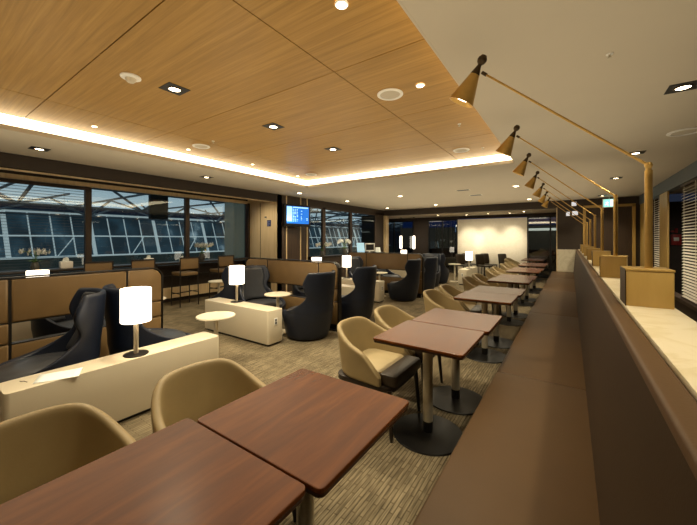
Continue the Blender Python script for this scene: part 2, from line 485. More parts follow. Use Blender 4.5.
# terminal hall seen through the left windows
b = B(); box(b, -46, XL-.3, -22, 75, -3.2, -3.0); struct('exterior_4', b, 'ext_floor')
b = B()
XF = -40
lean = -1.3
def fac(y, z):   # leaning facade point
    return Vector((XF + lean*(z/4.2), y, z))
for k in range(-14, 50):
    y = k*1.55
    tube(b, fac(y+.12, -1), fac(y-.12, 4.1), .055 if k % 4 else .17, n=6)
for zz in (4.0, 1.75, -.25): tube(b, fac(-24, zz), fac(78, zz), .11 if zz != 1.75 else .08, n=6)
for k in range(-7, 25, 2):
    y = k*3.1
    tube(b, fac(y, -.2)+Vector((.8, 0, 0)), fac(y+1.4, 1.7)+Vector((.8, 0, 0)), .045, n=6)
struct('exterior_5', b, 'ext_steel')
b = B()
grid(b, [[fac(-24, -3)-Vector((.3, 0, 0)), fac(78, -3)-Vector((.3, 0, 0))], [fac(-24, 4.2)-Vector((.3, 0, 0)), fac(78, 4.2)-Vector((.3, 0, 0))]])
struct('exterior_6', b, 'ext_pane', smooth=False)
b = B(); box(b, XF+1.6, XF+2.2, -24, 78, -3, -.25)
struct('exterior_7', b, 'ext_base')
b = B()
x = -39.5
while x < -9.5:
    w = 1.55
    box(b, x, x+w, -24, 78, 4.55, 4.60); x += 2.0
struct('exterior_8', b, 'ext_roof', smooth=False)
b = B(); box(b, -46, -9, -24, 78, 5.2, 5.3); struct('exterior_9', b, 'ext_dark')
b = B()
for y in range(-20, 78, 6):
    for (xa, xb) in ((-39, -29), (-29, -19), (-19, -10)):
        tube(b, (xa, y, 4.45), (xb, y, 4.45), .08, n=6)
        tube(b, ((xa+xb)/2, y+.1, 3.35), (xa, y, 4.4), .06, n=6)
        tube(b, ((xa+xb)/2, y+.1, 3.35), (xb, y, 4.4), .085, n=6)
        tube(b, ((xa+xb)/2, y+.1, 3.35), (xa+2, y+3, 4.4), .07, n=6)
        tube(b, ((xa+xb)/2, y+.1, 3.35), (xb-2, y-3, 4.4), .07, n=6)
        tube(b, ((xa+xb)/2, y+.1, 3.35), ((xa+xb)/2, y+6.1, 3.35), .08, n=6)
struct('exterior_10', b, 'ext_truss')
b = B(); box(b, -8.9, -8.45, 6.1, 6.95, -3, 4.4); struct('exterior_11', b, 'concrete')
t = thing('hanging_display', 'dark hanging display board seen through the second window from left', 'display', (-12.0, 5.58, 2.6))
b = B(); box(b, -.08, .08, -.30, .30, -.45, .45, .01); obj('cabinet', b, 'ext_dark', t)
b = B(); box(b, .08, .085, -.26, .26, -.40, .40); obj('screen', b, 'black', t)
b = B(); tube(b, (0, -.2, .45), (0, -.2, 1.95), .02, n=8); tube(b, (0, .2, .45), (0, .2, 1.95), .02, n=8); obj('hanger', b, 'ext_dark', t)

# ---------------------------------------------------------------- bench, ledge
t = thing('banquette', 'long brown leather bench running down the right side of the tables', 'bench', (0, 0, 0))
seams = [-1.5, .25, 2.65, 5.05, 7.45, 9.85, 11.88]
for a, c in zip(seams, seams[1:]):
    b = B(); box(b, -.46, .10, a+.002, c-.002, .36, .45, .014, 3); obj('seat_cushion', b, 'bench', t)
    b = B()
    n = 9
    prof = [(.085, .43), (.10, .60), (.118, .80), (.135, .97), (.146, 1.10), (.149, 1.12), (.16, 1.125), (.195, 1.13), (.198, 1.10), (.198, .40)]
    grid(b, [[(x, a+.0015, z) for x, z in prof], [(x, c-.0015, z) for x, z in prof]])
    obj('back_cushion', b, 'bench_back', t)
    b = B(); prof = [(.146, 1.112), (.1475, 1.126), (.151, 1.133), (.157, 1.136), (.190, 1.144), (.196, 1.143), (.199, 1.138), (.199, 1.10)]
    grid(b, [[(x, a+.0015, z) for x, z in prof], [(x, c-.0015, z) for x, z in prof]])
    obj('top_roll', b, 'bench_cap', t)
b = B(); box(b, -.42, .08, -1.5, 11.88, .06, .36); obj('bench_base', b, 'espresso', t)
b = B(); box(b, -.38, .05, -1.5, 11.88, 0, .06); obj('plinth', b, 'black', t)
b = B(); box(b, .21, .36, -1.5, 11.88, 0, 1.115); struct('wall_partition', b, 'dark_wood')
b = B(); box(b, .207, .385, -1.5, 11.88, 1.116, 1.145, .003)
tag(obj('marble_ledge', b, 'marble'), 'narrow cream marble ledge along the top behind the bench', 'ledge')

# brass reading lamps on their wooden boxes
def lamp0():
    t = thing('boom_lamp', '', 'lamp')
    b = B(); box(b, -.08, .08, -.09, .09, 0, .160, .003); bx_ = obj('base_box', b, 'gold_wood', t)
    b = B(); box(b, -.082, .082, -.093, .093, .160, .170, .002); obj('box_top', b, 'gold_wood', bx_)
    b = B(); box(b, -.083, -.0795, -.091, .091, 0, .168); obj('box_side', b, 'bronze', bx_)
    b = B(); tube(b, (.01, 0, .168), (.01, 0, .625), .0150, n=20); tube(b, (.01, 0, .625), (.01, 0, .640), .011, n=16); obj('post', b, 'brass', t)
    P0 = Vector((.01, 0, .648)); P1 = Vector((-.724, 0, 1.297))
    b = B(); tube(b, P0, P1, .0062, n=12); obj('arm', b, 'brass', t)
    b = B()
    lathe(b, [(0, -.016), (.012, -.013), (.016, 0), (.012, .013), (0, .016)], 14, mtx=Matrix.Translation(P0))
    obj('elbow_joint', b, 'brass', t)
    d = (P1-P0).normalized()
    b = B(); tube(b, P1-d*.035, P1-d*.002, .010, n=12); obj('swivel', b, 'bronze', t)
    top = Vector((-.722, 0, 1.372)); tip = Vector((-.846, 0, 1.146))
    ax = (tip-top); L = ax.length; ax.normalize()
    rot = ax.to_track_quat('Z', 'Y').to_matrix().to_4x4()
    mt = Matrix.Translation(top) @ rot
    b = B(); lathe(b, [(.027, .085), (.077, L), (.073, L), (.024, .088)], 28, mtx=mt); obj('lamp_shade', b, 'brass', t)
    b = B(); lathe(b, [(0, -.028), (.016, -.024), (.026, -.008), (.028, .004), (.022, .020), (.012, .030), (.012, .036), (.028, .085), (.028, .095), (0, .095)], 24, mtx=mt); obj('shade_cap', b, 'bronze', t)
    b = B(); lathe(b, [(0, L-.03), (.03, L-.03), (.04, L-.02), (0, L-.02)], 16, mtx=mt); obj('bulb', b, 'bulb_soft', t)
    return t
L0 = lamp0()
lamp_lab = ['largest and nearest brass boom lamp on a wooden box on the ledge',
            'brass boom lamp second nearest along the marble ledge',
            'brass boom lamp third nearest along the marble ledge',
            'brass boom lamp in the middle of the row of seven, fourth along the ledge',
            'brass boom lamp third from the far end of the marble ledge',
            'brass boom lamp second from the far end of the marble ledge',
            'smallest brass boom lamp, farthest along the marble ledge']
for i, y in enumerate((2.03, 3.35, 4.66, 5.95, 7.25, 8.55, 9.85)):
    if i == 0: L0.location = (.292, y, 1.145); L0['label'] = lamp_lab[0]; L0['group'] = 'brass boom lamps on the ledge'
    else: dup(L0, (.292, y, 1.145), R([0, -9, -1, -3, -5, -3, 2][i]), lamp_lab[i])

# ---------------------------------------------------------------- tables
def table0():
    t = thing('pedestal_table', '', 'table', (0, 0, 0), 0, 'wooden pedestal tables along the bench')
    b = B(); slab(b, -.32, .32, -.309, .309, .722, .740, .022, .004); obj('tabletop', b, 'table_wood', t, angle=12)
    b = B(); slab(b, -.315, .315, -.304, .304, .708, .7215, .02, 0); obj('tabletop_edge', b, 'table_edge', t)
    b = B(); tube(b, (-.02, 0, .10), (-.02, 0, .70), .036, n=28); obj('column', b, 'steel', t)
    b = B(); tube(b, (-.02, 0, .02), (-.02, 0, .10), .0365, n=28); obj('column_sleeve', b, 'black', t)
    b = B(); lathe(b, [(0, 0), (.255, 0), (.26, .004), (.255, .012), (.08, .020), (.05, .024), (0, .024)], 48, (-.02, 0)); obj('base_plate', b, 'black', t)
    b = B(); box(b, -.16, .12, -.04, .04, .70, .708); box(b, -.06, .02, -.16, .16, .70, .708); obj('mount_plate', b, 'black', t)
    return t
T0 = table0()
tab_lab = ['nearest wooden table in the bottom left corner, only its corner in view',
           'reddish wooden table beside the nearest one, its right corner by the bench',
           'dark wooden table with steel column, first of the second pair along the bench',
           'dark wooden table touching the second pair\'s front table from behind',
           'wooden table, front one of the third pair along the bench',
           'wooden table, rear one of the third pair along the bench',
           'wooden table, front one of the fourth pair along the bench',
           'wooden table, rear one of the fourth pair along the bench',
           'wooden table, front one of the fifth pair near the far end of the bench',
           'wooden table, rear one of the farthest pair at the end of the bench']
TY = [.388, 1.012, 2.315, 2.94, 4.26, 4.885, 6.20, 6.825, 8.14, 8.765]
TY = TY + [10.08, 10.70]
tab_lab += ['wooden table, front one of the sixth and last pair beside the tiled end', 'wooden table at the very end of the row below the white tile']
tab_lab[9] = 'wooden table, rear one of the fifth pair near the far end of the bench'
for i, y in enumerate(TY):
    if i == 0: T0.location = (-.938, y, 0); T0['label'] = tab_lab[0]
    else: dup(T0, (-.897 if i == 1 else -.848 + (.018 if i % 2 else -.006), y, 0), 0, tab_lab[i])

# ---------------------------------------------------------------- tub chairs
def tub_chair0():
    t = thing('tub_chair', '', 'chair', (0, 0, 0), 0, 'tan tub chairs at the tables')
    # U path
    path = []
    n = 26
    for i in range(n+1):
        s = -1 + 2*i/n
        a = abs(s); sg = -1 if s < 0 else 1
        if a > .62:
            k = (a-.62)/.38; p = (.0+.15*k, .258*sg + .004*sg*k)
        else:
            ph = (a/.62)*PI/2
            ce, se = math.cos(ph), math.sin(ph)
            p = (-.285*(ce**.8), .258*sg*(se**.8))
        path.append((s, p))
    def H(a):
        if a < .26: return .752 - .006*(a/.26)**2
        if a < .64:
            k = (a-.26)/.38
            return .746 - .146*(k*k*(3-2*k)*.6 + .4*k)
        return .600 - .160*((a-.64)/.36)
    rows = []
    for r in range(8):
        f = r/7
        row = []
        for s, (x, y) in path:
            a = abs(s); h = .375 + (H(a)-.375)*f
            lean = .055*f**1.2 * (1 if a < .62 else 1-(a-.62)/.6)
            nx = -1 if a < .35 else (-(.62-a)/.27 if a < .62 else 0)
            ny = 0 if a < .2 else min(1, (a-.2)/.4)
            row.append((x + nx*lean, y + (1 if s > 0 else -1)*ny*lean*.35, h))
        rows.append(row)
    b = B(); grid(b, rows); o = obj('backrest', b, 'tan', t)
    solid(o, .045, 0); sub(o, 2)
    # seat
    b = B(); slab(b, -.235, .13, -.232, .232, .385, .462, .06, .02); obj('seat', b, 'tan_light', t)
    b = B(); slab(b, .115, .262, -.243, .243, .372, .4645, .035, .026); obj('seat_front', b, 'espresso', t)
    b = B(); slab(b, -.285, .235, -.258, .258, .335, .374, .09, .006); obj('seat_frame', b, 'espresso_wood', t)
    for sx, sy in ((1, 1), (1, -1), (-1, 1), (-1, -1)):
        b = B(); tube(b, (.205*sx, .235*sy, .35), (.232*sx, .255*sy, 0), .020, .012, n=10); obj('leg', b, 'espresso_wood', t)
    return t
C0 = tub_chair0()
ch = [(-1.46, .32, 'tan tub chair cropped by the left edge at the nearest table'),
      (-1.41, .97, 'tan tub chair with its back to the white console, at the reddish table'),
      (-1.28, 2.32, 'tan tub chair with pale seat and dark front edge, legs in view'),
      (-1.29, 2.95, 'tan tub chair half hidden behind the chair with the pale seat'),
      (-1.29, 4.25, 'tan tub chair at the front table of the third pair'),
      (-1.28, 4.87, 'tan tub chair at the rear table of the third pair'),
      (-1.30, 6.20, 'tan tub chair at the front table of the fourth pair'),
      (-1.28, 6.84, 'tan tub chair at the rear table of the fourth pair'),
      (-1.30, 8.14, 'tan tub chair at the front table of the fifth pair'),
      (-1.28, 8.78, 'tan tub chair at the rear table of the fifth pair'),
      (-1.30, 10.08, 'tan tub chair at the front table of the last pair'),
      (-1.28, 10.70, 'tan tub chair at the table below the far white tile')]
for i, (x, y, lab) in enumerate(ch):
    rz = R([2, -3, 0, 2, -2, 3, 0, -3, 3, -2, 2, -3][i])
    if i == 0: C0.location = (x, y, 0); C0.rotation_euler = (0, 0, rz); C0['label'] = lab
    else: dup(C0, (x, y, 0), rz, lab)

# ---------------------------------------------------------------- navy wing chairs
def wing0():
    t = thing('wing_chair', '', 'armchair', (0, 0, 0), 0, 'navy high-backed wing chairs')
    spec = [(.025, 180, .285, .285, 0), (.06, 180, .30, .295, 0), (.16, 180, .325, .315, 0), (.28, 180, .35, .335, 0), (.355, 180, .365, .345, .005),
            (.385, 155, .367, .347, .005), (.40, 118, .367, .347, 0), (.43, 98, .365, .345, -.005), (.49, 80, .36, .34, -.01), (.56, 65, .355, .335, -.02),
            (.62, 57, .352, .335, -.03), (.67, 57, .352, .34, -.037), (.73, 63, .352, .345, -.043), (.79, 67.5, .352, .345, -.048), (.85, 66, .352, .345, -.052),
            (.93, 60, .352, .345, -.058), (.985, 55, .352, .345, -.062)]
    rows = []
    for z, ext, rx, ry, xo in spec:
        row = []
        for i in range(33):
            ph = R(ext)*(-1+2*i/32)
            dz = 0
            row.append((xo - rx*math.cos(ph), ry*math.sin(ph), z + dz))
        rows.append(row)
    b = B(); grid(b, rows)
    o = obj('shell', b, 'navy', t); solid(o, .045, 0); sub(o, 1)
    b = B(); lathe(b, [(0, .30), (.29, .30), (.325, .33), (.325, .375), (.29, .405), (.15, .412), (0, .41)], 36); obj('seat_cushion', b, 'grey_leather', t)
    # inner back pad
    rows = []
    for z, ext, rx, xo in ((.42, 60, .30, 0), (.5, 56, .31, -.012), (.6, 46, .31, -.028), (.7, 46, .312, -.04), (.8, 52, .312, -.05), (.9, 46, .312, -.056), (.95, 42, .312, -.06)):
        rows.append([(xo - rx*math.cos(R(ext)*(-1+2*i/16)), (rx-.005)*math.sin(R(ext)*(-1+2*i/16)), z) for i in range(17)])
    b = B(); grid(b, rows); o = obj('back_pad', b, 'grey_leather', t); solid(o, .03, 0); sub(o, 1)
    b = B(); lathe(b, [(0, 0), (.27, 0), (.275, .01), (.275, .03), (0, .03)], 36); obj('base', b, 'black', t)
    return t
W0 = wing0()
wing = [(-3.66, .77, -102, 'navy wing chair nearest the camera, its back beside the lit lamp, seat to the left'),
        (-3.68, 1.65, 90, 'navy wing chair behind the nearest table lamp, grey seat facing the windows end'),
        (-4.22, 3.62, 0, 'navy wing chair seen from the front behind the middle console lamp'),
        (-5.09, 3.62, 180, 'navy wing chair whose seat tip shows left of the middle lamp, facing the windows'),
        (-3.24, 3.63, 180, 'navy wing chair seen from behind at the end of the middle booth screen'),
        (-3.20, 4.80, 180, 'navy wing chair just behind the end of the middle booth screen'),
        (-4.42, 7.10, 0, 'dark wing chair with rounded back right behind the third lit lamp'),
        (-3.30, 7.10, 180, 'navy wing chair in front of the far booth screen, facing left'),
        (-3.28, 8.20, 180, 'navy wing chair just past the end of the far booth screen'),
        (-5.02, 1.36, 60, 'dark wing chair seen through the slot of the nearest booth screen'),
        (-4.30, 4.92, 0, 'dark wing chair glimpsed through the slot of the middle booth screen'),
        (-4.30, 8.25, 0, 'dark wing chair glimpsed through the slot of the farthest booth screen'),
        (-3.62, 9.62, -90, 'dark wing chair, nearer of the pair left of the farthest white console'),
        (-3.62, 10.50, 90, 'dark wing chair, farther of the pair left of the farthest white console')]
for i, (x, y, rz, lab) in enumerate(wing):
    if i == 0: W0.location = (x, y, 0); W0.rotation_euler = (0, 0, R(rz)); W0['label'] = lab
    else: dup(W0, (x, y, 0), R(rz), lab)

# ---------------------------------------------------------------- booth screens
def screen(loc, rz, cols, label, slot):
    """upholstered screen running along local +x; cols = x boundaries"""
    t = thing('booth_screen', label, 'booth screen', loc, rz, 'brown leather booth screens')
    x0, x1 = cols[0], cols[-1]
    rr = .13; ztop = 1.085
    # black edge frame with rounded top corners
    pts = [(x0, .02), (x0, ztop-rr)] + [(x0+rr-rr*math.cos(a), ztop-rr+rr*math.sin(a)) for a in [R(15*k) for k in range(1, 7)]]
    pts += [(x1-rr+rr*math.cos(a), ztop-rr+rr*math.sin(a)) for a in [R(90-15*k) for k in range(0, 7)]] + [(x1, .02)]
    b = B()
    rows = []
    for (px, pz) in pts:
        rows.append([(px, -.048, pz), (px, .048, pz)])
    grid(b, rows); o = obj('edge_trim', b, 'piping', t); solid(o, .009, 0)
    zr = [.10, .46, .655, 1.075]
    for ci, (a, c) in enumerate(zip(cols, cols[1:])):
        for ri, (z0, z1) in enumerate(zip(zr, zr[1:])):
            if ri == 1 and ci in slot: continue
            first, last = (ci == 0 and ri == 2), (ci == len(cols)-2 and ri == 2)
            bmx = B()
            A0 = a+.006 + (.006 if ci == 0 else 0); C1 = c-.006 - (.006 if ci == len(cols)-2 else 0)
            Z0, Z1 = z0+.004, z1-.004
            poly = [(A0, Z0), (C1, Z0)]
            if last: poly += [(C1-rr+.01+(rr-.01)*math.cos(R(k*15)), Z1-rr+.01+(rr-.01)*math.sin(R(k*15))) for k in range(0, 7)]
            else: poly += [(C1, Z1)]
            if first: poly += [(A0+rr-.01-(rr-.01)*math.sin(R(k*15)), Z1-rr+.01+(rr-.01)*math.cos(R(k*15))) for k in range(0, 7)]
            else: poly += [(A0, Z1)]
            cx = sum(p[0] for p in poly)/len(poly); cz = sum(p[1] for p in poly)/len(poly)
            rows = []
            for yy, ins in ((-.036, .016), (-.043, .006), (-.036, 0), (.036, 0), (.043, .006), (.036, .016)):
                pass
            def ring(y, ins):
                out = []
                for (px, pz) in poly:
                    dx, dz = px-cx, pz-cz
                    l = math.hypot(dx, dz)
                    sx = max(0, 1-ins/abs((C1-A0)/2)); sz = max(0, 1-ins/abs((Z1-Z0)/2))
                    out.append((cx+dx*sx, y, cz+dz*sz))
                return out
            rs = [ring(-.046, .02), ring(-.042, .007), ring(-.03, 0), ring(.03, 0), ring(.042, .007), ring(.046, .02)]
            vs = grid(bmx, rs, closed=True)
            bmx.faces.new(vs[0][::-1]); bmx.faces.new(vs[-1])
            obj('cushion', bmx, 'booth', t, angle=50)
    # rails at the slot and feet
    if slot:
        b = B()
        for ci in slot:
            box(b, cols[ci], cols[ci+1], -.04, .04, .452, .462); box(b, cols[ci], cols[ci+1], -.04, .04, .652, .660)
        obj('slot_rail', b, 'piping', t)
    b = B()
    for c in cols: box(b, c-.012, c+.012, -.038, .038, .02, 1.0 if c in (x0, x1) else 1.07)
    obj('upright', b, 'piping', t)
    b = B()
    for c in (x0+.1, x1-.1): box(b, c-.06, c+.06, -.06, .06, 0, .025, .004); 
    box(b, x0+.05, x1-.05, -.02, .02, .02, .105)
    obj('foot', b, 'black', t)
    return t
screen((-4.37, 0, 0), R(90), [-.70, .69, 1.66, 2.06], 'brown leather booth screen at far left, nearest of the three screens', [1])
screen((0, 4.085, 0), 0, [-5.22, -4.6, -3.38, -2.98], 'brown leather booth screen in the middle with rounded ends', [1])
screen((0, 7.58, 0), 0, [-5.22, -4.6, -3.38, -2.98], 'brown leather booth screen farthest away behind a navy wing chair', [1])

# ---------------------------------------------------------------- consoles and lamps
def console0(label):
    t = thing('white_console', label, 'console', (0, 0, 0), 0, 'low white consoles between the seats')
    b = B(); slab(b, -.75, .75, -.135, .135, .03, .48, .03, .006); obj('body', b, 'white', t)
    b = B(); slab(b, -.72, .72, -.105, .105, 0, .03, .02, 0); obj('plinth', b, 'black', t)
    for s in (-1, 1):
        b = B(); box(b, 0.75*s-.003, 0.75*s+.003, -.03, .03, .27, .37, .002); pl = obj('outlet_plate', b, 'white_pl', t)
        b = B(); box(b, 0.75*s-.005, 0.75*s+.005, -.015, .015, .285, .315); box(b, 0.75*s-.005, 0.75*s+.005, -.015, .015, .325, .355); obj('socket', b, 'grey_band', pl)
    return t
K0 = console0('white console nearest the camera with a sheet of paper on it')
K0.location = (-3.035, 1.185, 0); K0.rotation_euler = (0, 0, R(90))
dup(K0, (-4.07, 3.07, 0), 0, 'white console in the middle of the carpet, outlet on its end')
dup(K0, (-4.25, 5.50, 0), 0, 'white console glimpsed between two navy chairs behind the middle screen')
dup(K0, (-4.30, 6.52, 0), 0, 'white console carrying the third lit lamp, beyond the middle screen')
dup(K0, (-2.80, 11.15, 0), R(90), 'white console farthest away, by the pale lit wall')
dup(K0, (-5.78, 1.18, 0), R(90), 'white console mostly hidden behind the nearest booth screen')
dup(K0, (-5.1, 11.05, 0), 0, 'white console mostly hidden behind the farthest booth screen')

def tlamp0():
    t = thing('table_lamp', '', 'lamp', (0, 0, .48), 0, 'lit white table lamps on the consoles')
    b = B(); lathe(b, [(0, 0), (.09, 0), (.093, .004), (.09, .009), (.02, .012), (0, .012)], 32); obj('base', b, 'black', t)
    b = B(); tube(b, (0, 0, .01), (0, 0, .30), .018, n=20); obj('stem', b, 'steel', t)
    b = B(); lathe(b, [(.109, .277), (.112, .28), (.112, .553), (.109, .556), (.107, .553), (.107, .28), (.109, .277)], 40); obj('lamp_shade', b, 'shade', t)
    b = B(); lathe(b, [(0, .30), (.03, .30), (.03, .31), (.0, .31)], 16); lathe(b, [(0, .34), (.03, .37), (.035, .42), (.02, .45), (0, .46)], 14); obj('bulb', b, 'bulb_soft', t)
    return t
TL0 = tlamp0()
tl = [(-3.01, 1.22, 'lit white cylinder lamp on the nearest white console'),
      (-4.24, 3.12, 'lit white cylinder lamp on the middle white console'),
      (-4.56, 6.55, 'lit white cylinder lamp in front of a rounded dark chair back'),
      (-2.72, 10.92, 'lit white cylinder lamp on the farthest console by the pale wall'),
      (-5.75, 1.17, 'lit lamp whose shade top just shows above the nearest booth screen'),
      (-4.66, 5.52, 'lit lamp whose shade top shows above the middle booth screen'),
      (-5.1, 11.05, 'lit lamp whose shade top shows above the farthest booth screen')]
for i, (x, y, lab) in enumerate(tl):
    if i == 0: TL0.location = (x, y, .48); TL0['label'] = lab
    else: dup(TL0, (x, y, .48), 0, lab)

# paper and twig on the nearest console
b = B()
rows = []
for i in range(9):
    r_ = []
    for j in range(7):
        u, v = i/8, j/6
        x = -.085+.17*u; y = -.12+.24*v
        z = .0015 + (.012*max(0, v-.6)**1.5) + .004*math.sin(u*5)*v
        r_.append((x, y, z))
    rows.append(r_)
grid(b, rows)
o = obj('paper_sheet', b, 'paper', None); o.location = (-2.985, .72, .4815); o.rotation_euler = (0, 0, R(-24)); solid(o, .0008, 1)
tag(o, 'white sheet of paper lying on the nearest white console', 'paper')
b = B(); tube(b, (-.02, -.01, .004), (.015, .0, .012), .0022, n=8); tube(b, (.015, 0, .012), (.03, .012, .005), .002, n=8); tube(b, (.0, -.005, .008), (.004, -.02, .016), .0018, n=8)
o = obj('twig', b, 'bronze', None); o.location = (-3.05, .55, .479)
tag(o, 'tiny dark twig at the end of the nearest white console', 'twig')

# ---------------------------------------------------------------- round side tables
def side0():
    t = thing('side_table', '', 'side table', (0, 0, 0), 0, 'small round white side tables')
    b = B(); lathe(b, [(0, .582), (.195, .582), (.205, .588), (.205, .596), (.2, .602), (0, .602)], 40); obj('tabletop', b, 'white', t)
    b = B(); tube(b, (0, 0, .01), (0, 0, .582), .024, n=20); obj('column', b, 'white', t)
    b = B(); lathe(b, [(0, 0), (.16, 0), (.163, .006), (.158, .012), (.04, .018), (0, .018)], 36); obj('base', b, 'white', t)
    return t
S0 = side0()
sd = [(-3.25, 2.12, 'round white side table beside the end of the nearest console'),
      (-3.74, 3.50, 'round white side table between two facing navy chairs'),
      (-5.88, 3.90, 'round white side table by the bar stools, left of the middle lamp'),
      (-3.98, 7.18, 'round white side table by the far booth screen, behind two navy chairs'),
      (-3.24, 11.1, 'round white side table farthest away, beside the last console'),
      (-4.92, 2.17, 'round white side table just past the rounded end of the nearest screen')]
for i, (x, y, lab) in enumerate(sd):
    if i == 0: S0.location = (x, y, 0); S0['label'] = lab
    else: dup(S0, (x, y, 0), 0, lab)

# ---------------------------------------------------------------- bar counter, stools, flowers
t = thing('bar_counter', 'dark bar counter along the left windows with stools in front', 'counter', (0, 0, 0))
b = B(); box(b, -7.54, -7.16, -1.6, 5.88, .895, .935, .004); obj('worktop', b, 'espresso_wood', t)
for y in (-1.4, .4, 1.7, 3.30, 5.80):
    b = B(); box(b, -7.50, -7.22, y-.04, y+.04, 0, .895, .003); obj('leg', b, 'espresso_wood', t)
b = B(); box(b, -7.52, -7.49, -1.6, 5.84, .10, .34); obj('back_rail', b, 'light_wood', t)
b = B(); box(b, -7.49, -7.46, -1.6, 5.84, .55, .62); obj('foot_rail', b, 'espresso_wood', t)

def stool0():
    t = thing('bar_stool', '', 'bar stool', (0, 0, 0), 0, 'brown bar stools at the window counter')
    for sx in (-1, 1):
        for sy in (-1, 1):
            b = B(); tube(b, (.17*sx, .19*sy, 1.03 if sx > 0 else .68), (.185*sx, .205*sy, 0), .014, .011, n=8); obj('leg', b, 'espresso_wood', t)
    b = B(); slab(b, -.20, .19, -.20, .20, .66, .73, .03, .015); obj('seat', b, 'booth', t)
    b = B(); box(b, .155, .19, -.205, .205, .80, 1.05, .012, 3); obj('backrest', b, 'booth', t)
    b = B(); box(b, .187, .200, -.215, .215, 1.03, 1.058); box(b, .187, .2, -.215, -.198, .70, 1.04); box(b, .187, .2, .198, .215, .70, 1.04); obj('back_frame', b, 'espresso_wood', t)
    b = B()
    for sy in (-1, 1): tube(b, (-.18, .2*sy, .28), (.18, .2*sy, .28), .009, n=8)
    tube(b, (-.18, -.2, .25), (-.18, .2, .25), .009, n=8); tube(b, (.18, -.2, .32), (.18, .2, .32), .009, n=8)
    obj('stretcher', b, 'espresso_wood', t)
    return t
BS0 = stool0()
for i, (y, lab) in enumerate(((2.17, 'brown bar stool peeking above the nearest screen, leftmost at the counter'), (2.88, 'brown bar stool peeking above the nearest screen, second from the left'),
                              (3.80, 'brown bar stool in full view left of the middle lamp'), (4.70, 'brown bar stool at the right end of the window counter'))):
    if i == 0: BS0.location = (-6.98, y, 0); BS0['label'] = lab
    else: dup(BS0, (-6.98, y, 0), 0, lab)

def orchid(loc, label, seed, yellow=False, s=1):
    rnd = random.Random(seed)
    t = thing('orchid_plant', label, 'flowers', loc)
    b = B(); lathe(b, [(0, 0), (.05*s, 0), (.065*s, .05*s), (.05*s, .12*s), (.042*s, .14*s), (.038*s, .13*s), (0, .10*s)], 18); obj('vase', b, 'vase', t)
    bs, bp, bl, by = B(), B(), B(), B()
    for k in range(4):
        a = rnd.uniform(0, 6.28); tipx, tipy = .16*s*math.cos(a), .16*s*math.sin(a)
        pts = [Vector((0, 0, .1*s)), Vector((tipx*.2, tipy*.2, .24*s)), Vector((tipx*.7, tipy*.7, .33*s)), Vector((tipx*1.3, tipy*1.3, .32*s))]
        for p, q in zip(pts, pts[1:]): tube(bs, p, q, .004*s, n=6)
        for m in range(5):
            c = pts[2].lerp(pts[3], m/4*1.1) + Vector((rnd.uniform(-.03, .03), rnd.uniform(-.03, .03), rnd.uniform(-.03, .02)))*s
            for q in range(5):
                an = q*1.257 + rnd.random()
                d = Vector((math.cos(an)*.6, math.cos(an)*.3+.1, math.sin(an)))*.05*s
                w = Vector((-math.sin(an)*.6, .3, math.cos(an)))*.026*s
                vs = [bp.verts.new(c), bp.verts.new(c+d*.6+w), bp.verts.new(c+d), bp.verts.new(c+d*.6-w)]
                bp.faces.new(vs)
    for k in range(7):
        a = k*.9; d = Vector((math.cos(a), math.sin(a), .35))*.13*s; w = Vector((-math.sin(a), math.cos(a), 0))*.02*s; c = Vector((0, 0, .12*s))
        bl.faces.new([bl.verts.new(c), bl.verts.new(c+d*.5+w+Vector((0, 0, .03*s))), bl.verts.new(c+d), bl.verts.new(c+d*.5-w+Vector((0, 0, .03*s)))])
    obj('stem', bs, 'leaf', t); obj('petals', bp, 'petal', t, False); obj('leaves', bl, 'leaf', t, False)
    if yellow:
        for k in range(10):
            c = Vector((rnd.uniform(-.03, .03), .10+rnd.uniform(-.04, .06), rnd.uniform(.2, .29)))*s
            lathe(by, [(0, -.012*s), (.014*s, 0), (0, .012*s)], 6, mtx=Matrix.Translation(c))
        obj('yellow_blooms', by, 'yellow', t)
    return t
orchid((-7.36, 4.42, .935), 'white orchids with yellow blooms at the right of the window counter', 3, True, 1.15)
orchid((-7.25, 1.44, .935), 'white orchid on the counter in the leftmost window', 5, False, .95)
orchid((-6.22, 7.62, .935), 'white orchid under the television, by the far left windows', 8, False, 1.1)
orchid((-6.24, 8.83, .935), 'white orchid in the middle of the far left windows', 11, False, 1.4)
def napkin(loc, label, sc=1):
    t = thing('napkin_box', label, 'napkin box', loc)
    b = B(); box(b, -.05*sc, .05*sc, -.07*sc, .07*sc, 0, .10*sc, .006); obj('box', b, 'white_pl', t)
    b = B(); grid(b, [[(-.02*sc, -.04*sc, .10*sc), (.0, -.03*sc, .15*sc)], [(-.01*sc, 0, .10*sc), (.012*sc, 0, .165*sc)], [(-.02*sc, .04*sc, .10*sc), (0, .03*sc, .15*sc)]]); obj('napkin', b, 'paper', t)
napkin((-7.30, 3.20, .935), 'white napkin box on the counter below the second window', 1.1)
napkin((-7.34, 3.93, .935), 'small white napkin box on the counter near the orchids', .8)
napkin((-7.34, 1.86, .935), 'white napkin box on the counter in the first window', 1.2)

